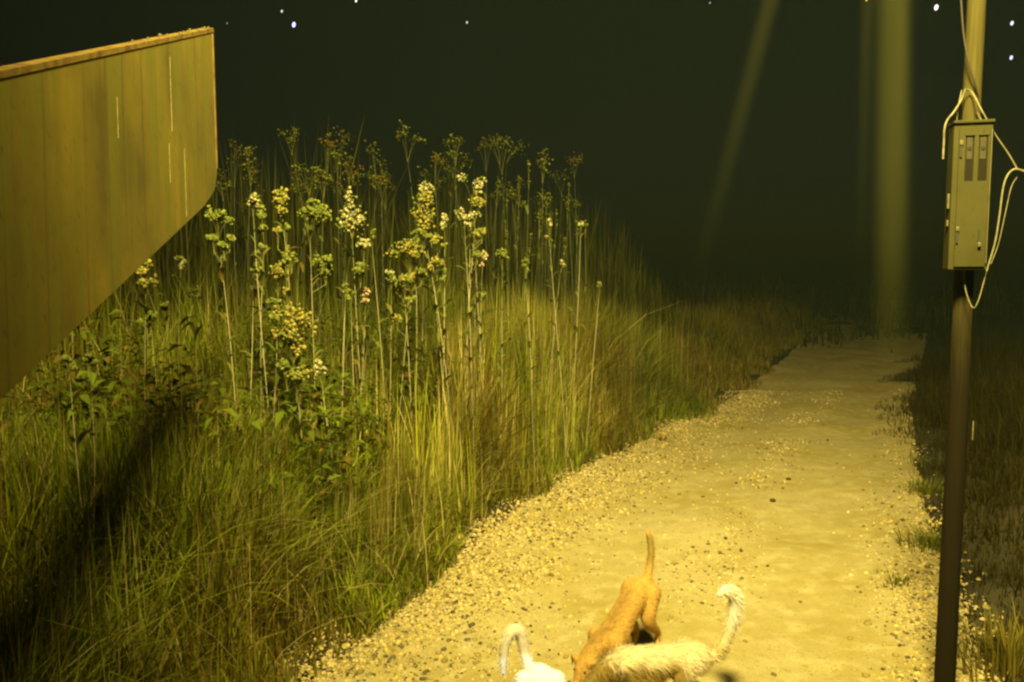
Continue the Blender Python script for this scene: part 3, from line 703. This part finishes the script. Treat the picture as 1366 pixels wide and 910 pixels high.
def legs(hip, hz, sh, sz, w=.062, bow=False):
    out = []
    for s in (-1, 1):
        out.append([(hip + .02, s * w, hz - .06, .058), (hip + .075, s * (w + .012), hz * .56, .038), (hip - .055, s * (w + .008), hz * .30, .020), (hip - .035, s * (w + .008), .045, .016), (hip - .02, s * (w + .008), .018, .020)])
        out.append([(hip - .02, s * (w + .008), .018, .020), (hip + .028, s * (w + .008), .015, .017)])
        if bow:
            out.append([(sh - .01, s * w, sz - .04, .045), (sh - .05, s * (w + .015), sz * .42, .028), (sh + .07, s * (w + .012), .045, .019), (sh + .13, s * (w + .01), .02, .019), (sh + .165, s * (w + .01), .016, .015)])
        else:
            out.append([(sh, s * w, sz - .07, .048), (sh - .03, s * (w + .01), sz * .52, .030), (sh + .0, s * (w + .008), sz * .26, .020), (sh + .005, s * (w + .008), .05, .016), (sh + .015, s * (w + .008), .019, .020)])
            out.append([(sh + .015, s * (w + .008), .019, .020), (sh + .055, s * (w + .008), .015, .016)])
    return out
def head(base, tip, r0=.056, drop=False):
    """neck end 'base' to nose 'tip': skull, muzzle, ears; returns chains, nose, eyes"""
    b, t = Vector(base), Vector(tip); d = (t - b).normalized(); y = Vector((0, 1, 0)); y = (y - d * y.dot(d)).normalized(); u = d.cross(y)
    if u.z < 0: u = -u
    skull = b + d * .02
    ch = [[(*skull, r0), (*(b + d * .065), r0 * .82)], [(*(b + d * .065), r0 * .62), (*(t - d * .03), .027), (*(t - d * .008), .019)]]
    for s in (-1, 1):
        e0 = skull + y * (s * .040) + u * .035; e1 = e0 + y * (s * .030) + u * (.03 if not drop else -.005) - d * .015; e2 = e1 + y * (s * .014) + d * .02 - u * (.045 if drop else -.035)
        ch.append([(*e0, .017), (*e1, .013), (*e2, .008)])
    eyes = [tuple(b + d * .068 + y * (s * .029) + u * .030) for s in (-1, 1)]
    return ch, tuple(t + d * .006 + u * .004), eyes

# -- tan dog, front end lowered towards the camera, tail straight up
def coat_tan(p):
    base = np.array([.41, .235, .05]); q = np.tile(base, (len(p), 1))
    k = sstep(.46, .60, p[:, 2])[:, None] * (p[:, 0] < .1)[:, None]; q = q * (1 - k) + np.array([.27, .19, .04]) * k
    sd = (np.exp(-((p[:, 1]) / .035) ** 2) * sstep(.05, .2, p[:, 0]) * sstep(.18, .3, p[:, 2]))[:, None]; q = q * (1 - .4 * sd)
    tip = sstep(.66, .70, p[:, 2])[:, None]; q = q * (1 - tip) + np.array([.35, .20, .04]) * tip
    pa = sstep(.12, .04, p[:, 2])[:, None] if False else (1 - sstep(.04, .12, p[:, 2]))[:, None]; q = q * (1 - .5 * pa) + np.array([.60, .45, .2]) * .5 * pa
    return q
hc, nose, eyes = head((.60, 0, .20), (.72, 0, .085), drop=True)
hip, sh = .0, .42
hz, sz = .46, .29
B = [[(-.01, 0, hz - .075, .075), (.10, 0, hz - .10, .075), (.22, 0, hz - .15, .072), (.33, 0, sz - .05, .084), (.42, 0, sz - .075, .080)],
     [(.30, 0, sz - .08, .08), (.40, 0, sz - .11, .07)], [(.42, 0, sz - .05, .068), (.52, 0, sz - .055, .052), (.60, 0, .20, .052)],
     [(-.05, 0, hz - .04, .026), (-.08, 0, hz + .035, .022), (-.085, .005, hz + .12, .021), (-.08, .0, hz + .19, .019), (-.07, -.01, hz + .235, .014)]] + legs(hip, hz - .02, sh, sz, bow=True) + hc
tr = onz(857, 771, .455)
make_dog((tr.x + .0, tr.y - .02, gzf(tr.x, tr.y) + .006), math.atan2(-.62, -.46), B, coat_tan, "tan short haired dog with its rump raised and thin tail straight up", nose, eyes, .020, 9000)

# -- cream dog standing across the lane, head down, bushy curled tail
def coat_cream(p):
    q = np.tile(np.array([.62, .50, .27]), (len(p), 1))
    fl = (1 - sstep(.285, .335, p[:, 2] + (noise2(p[:, 0] * 55, p[:, 0] * 0) - .5) * .05)) * sstep(.04, .10, p[:, 0])
    q = q * (1 - fl[:, None]) + np.array([.28, .185, .04]) * fl[:, None]
    wt = (sstep(.40, .50, p[:, 2]) * (p[:, 0] < 0))[:, None]; q = q * (1 - wt) + np.array([.72, .64, .48]) * wt
    bs = (np.exp(-((p[:, 2] - .31) / .05) ** 2) * (p[:, 0] < -.11))[:, None]; q = q * (1 - bs) + np.array([.34, .26, .06]) * bs  # tail base painted darker: its shade is put into the coat
    return q
hc, nose, eyes = head((.50, -.03, .16), (.60, -.06, .05), drop=True)
hz, sz, sh = .385, .375, .34
B = [[(-.01, 0, hz - .08, .080), (.09, 0, hz - .085, .078), (.20, 0, hz - .085, .078), (.31, 0, sz - .08, .082)],
     [(.20, 0, hz - .13, .075), (.32, 0, sz - .14, .080)], [(.33, 0, sz - .08, .072), (.43, -.015, .255, .056), (.50, -.03, .16, .052)],
     [(-.075, 0, hz - .085, .026), (-.135, -.01, hz - .065, .024), (-.185, -.02, hz + .01, .026), (-.215, -.02, hz + .13, .031), (-.215, -.015, hz + .215, .033), (-.175, -.01, hz + .255, .029), (-.135, -.01, hz + .235, .019)]] + legs(.0, hz - .01, sh, sz) + hc
cr = onz(921, 845, .385)
make_dog((cr.x, cr.y - .06, gzf(cr.x, cr.y) + .006), R(180 + 6), B, coat_cream, "cream dog with brown flanks and a white tail curled at the tip", nose, eyes, .030, 9000, fringe=lambda p: 1 + .8 * np.exp(-((p[:, 2] - .30) / .05) ** 2) + .35 * (p[:, 2] > .42))

# -- white dog walking to the camera, tail in a hook
def coat_white(p):
    q = np.tile(np.array([.72, .71, .88]), (len(p), 1))
    tl = (sstep(.40, .44, p[:, 2]) * (p[:, 0] < .0))[:, None]; q = q * (1 - tl) + np.array([.56, .48, .34]) * tl
    return q
hc, nose, eyes = head((.47, 0, .47), (.60, 0, .43))
hz, sz, sh = .40, .40, .34
B = [[(-.01, 0, hz - .08, .082), (.09, 0, hz - .085, .080), (.20, 0, hz - .085, .080), (.31, 0, sz - .08, .084)],
     [(.20, 0, hz - .13, .078), (.32, 0, sz - .14, .082)], [(.33, 0, sz - .07, .074), (.41, 0, .42, .058), (.47, 0, .47, .054)],
     [(-.06, -.03, hz - .05, .022), (-.09, -.06, hz + .02, .025), (-.10, -.07, hz + .08, .028), (-.10, -.085, hz + .125, .029), (-.09, -.12, hz + .13, .028), (-.08, -.15, hz + .08, .026), (-.075, -.16, hz + .0, .022), (-.07, -.16, hz - .06, .014)]] + legs(.0, hz - .01, sh, sz) + hc
wr = onz(716, 879, .40)
make_dog((wr.x + .01, wr.y - .07, gzf(wr.x, wr.y) + .006), R(-90 + 4), B, coat_white, "bright white dog at the bottom edge with its tail hooked over", nose, eyes, .024, 9000, fringe=lambda p: 1 - .2 * (p[:, 2] > .41))

# ------------------------------------------------------------------ stars
def star(px, py, size, colr, power, label):
    D = 320.0; d = ray(px, py).normalized(); p = Vector((0, 0, CAMZ)) + d * D
    m = bpy.data.materials.new("star_glow"); m.use_nodes = True; n = m.node_tree.nodes; l = m.node_tree.links
    e = n.new("ShaderNodeEmission"); e.inputs[0].default_value = (*colr, 1); e.inputs[1].default_value = power
    l.new(e.outputs[0], n["Material Output"].inputs[0])
    r_ = size * .31 * D / F
    o = link("star", np_mesh("star", SV * np.array([r_ * .8, r_ * .8, r_ * 1.3]), SF), m); o.location = p; o.rotation_euler = (0, R(12), 0)
    tag(o, label, "star", "stars in the night sky")
WH, BL = (1, .95, .85), (.45, .5, 1.0)
for a in ((392, 33, 8, BL, 2.2, "largest bluish star in the upper left sky, right of the board"),
          (376, 15, 4, WH, 1.0, "small pale star just above left of the big bluish star"),
          (475, 1, 5, WH, 1.3, "white star cut by the top edge, left of centre"),
          (623, 30, 4, WH, .8, "faint lone star in the dark above the middle weeds"),
          (303, 31, 3, WH, .25, "faintest star close to the board's top corner"),
          (947, 4, 3, WH, .5, "tiny star at the top near the slanting light streak"),
          (1156, 0, 4, (1, .7, .1), .9, "yellow speck of a star at the top over the light streaks"),
          (1249, 10, 8, WH, 1.7, "brightest white star left of the pole top"),
          (1350, 31, 6, (.75, .8, 1), 1.4, "upper of two stars right of the pole"),
          (1349, 77, 6, (.75, .8, 1), 1.2, "lower of two stars right of the pole")): star(*a)

# ------------------------------------------------------------------ light streaks shaped as added scattering volumes, and haze
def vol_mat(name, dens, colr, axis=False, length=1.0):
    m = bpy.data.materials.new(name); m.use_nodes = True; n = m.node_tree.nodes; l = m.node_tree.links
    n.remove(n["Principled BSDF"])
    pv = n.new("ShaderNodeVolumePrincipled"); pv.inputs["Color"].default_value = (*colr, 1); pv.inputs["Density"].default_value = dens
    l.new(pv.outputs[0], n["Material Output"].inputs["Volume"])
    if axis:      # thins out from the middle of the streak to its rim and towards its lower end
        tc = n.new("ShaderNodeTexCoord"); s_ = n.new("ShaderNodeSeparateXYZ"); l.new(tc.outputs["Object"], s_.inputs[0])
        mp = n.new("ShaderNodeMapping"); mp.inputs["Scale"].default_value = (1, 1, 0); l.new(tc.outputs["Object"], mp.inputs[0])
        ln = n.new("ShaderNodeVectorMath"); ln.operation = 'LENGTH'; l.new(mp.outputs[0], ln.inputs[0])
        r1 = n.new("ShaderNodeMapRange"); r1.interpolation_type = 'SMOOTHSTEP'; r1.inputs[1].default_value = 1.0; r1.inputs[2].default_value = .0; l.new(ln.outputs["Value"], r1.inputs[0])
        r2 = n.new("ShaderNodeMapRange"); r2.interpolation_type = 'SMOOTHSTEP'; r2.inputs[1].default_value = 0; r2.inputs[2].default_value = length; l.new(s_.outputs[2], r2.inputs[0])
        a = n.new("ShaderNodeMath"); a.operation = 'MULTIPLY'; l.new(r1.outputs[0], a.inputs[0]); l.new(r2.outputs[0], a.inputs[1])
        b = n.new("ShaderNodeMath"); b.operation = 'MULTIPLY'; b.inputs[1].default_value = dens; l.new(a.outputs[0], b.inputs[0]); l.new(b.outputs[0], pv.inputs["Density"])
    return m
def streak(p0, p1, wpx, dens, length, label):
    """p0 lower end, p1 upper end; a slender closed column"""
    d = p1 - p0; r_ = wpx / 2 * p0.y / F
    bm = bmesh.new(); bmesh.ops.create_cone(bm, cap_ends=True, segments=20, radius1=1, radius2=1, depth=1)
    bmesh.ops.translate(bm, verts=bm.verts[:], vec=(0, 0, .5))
    o = link("beam_volume", bm_mesh("beam_volume", bm), vol_mat("beam_scatter", dens, (.95, .90, .18), True, length))
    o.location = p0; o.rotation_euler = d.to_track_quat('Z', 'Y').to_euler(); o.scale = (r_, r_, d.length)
    tag(o, label, "light streak", kind="stuff")
streak(at(1187, 570, 7.0), at(1193, -110, 7.0), 62, .40, .6, "upright light streak built as an added volume between the lane and the pole, widest of four")
streak(at(1202, 470, 6.8), at(1205, -110, 6.8), 26, .34, .85, "narrow upright light streak built as an added volume along the right rim of the widest one")
streak(at(1146, 430, 7.4), at(1160, -110, 7.4), 26, .28, .95, "thin upright light streak built as an added volume left of the widest one")
streak(at(915, 430, 7.2), at(1054, -100, 7.2), 36, .24, .9, "slanting light streak built as an added volume over the lane")
bm = box_bm((-110, -105, -2.0), (110, 110, 7.0))
hz_ = link("haze", bm_mesh("haze", bm), vol_mat("night_haze", .0011, (.66, .92, .62))); tag(hz_, "faint haze in the night air lit by the floodlight", kind="stuff")
print("weeds", NW[0], "tris", sum(len(o.data.polygons) for o in S.objects if o.type == 'MESH'))
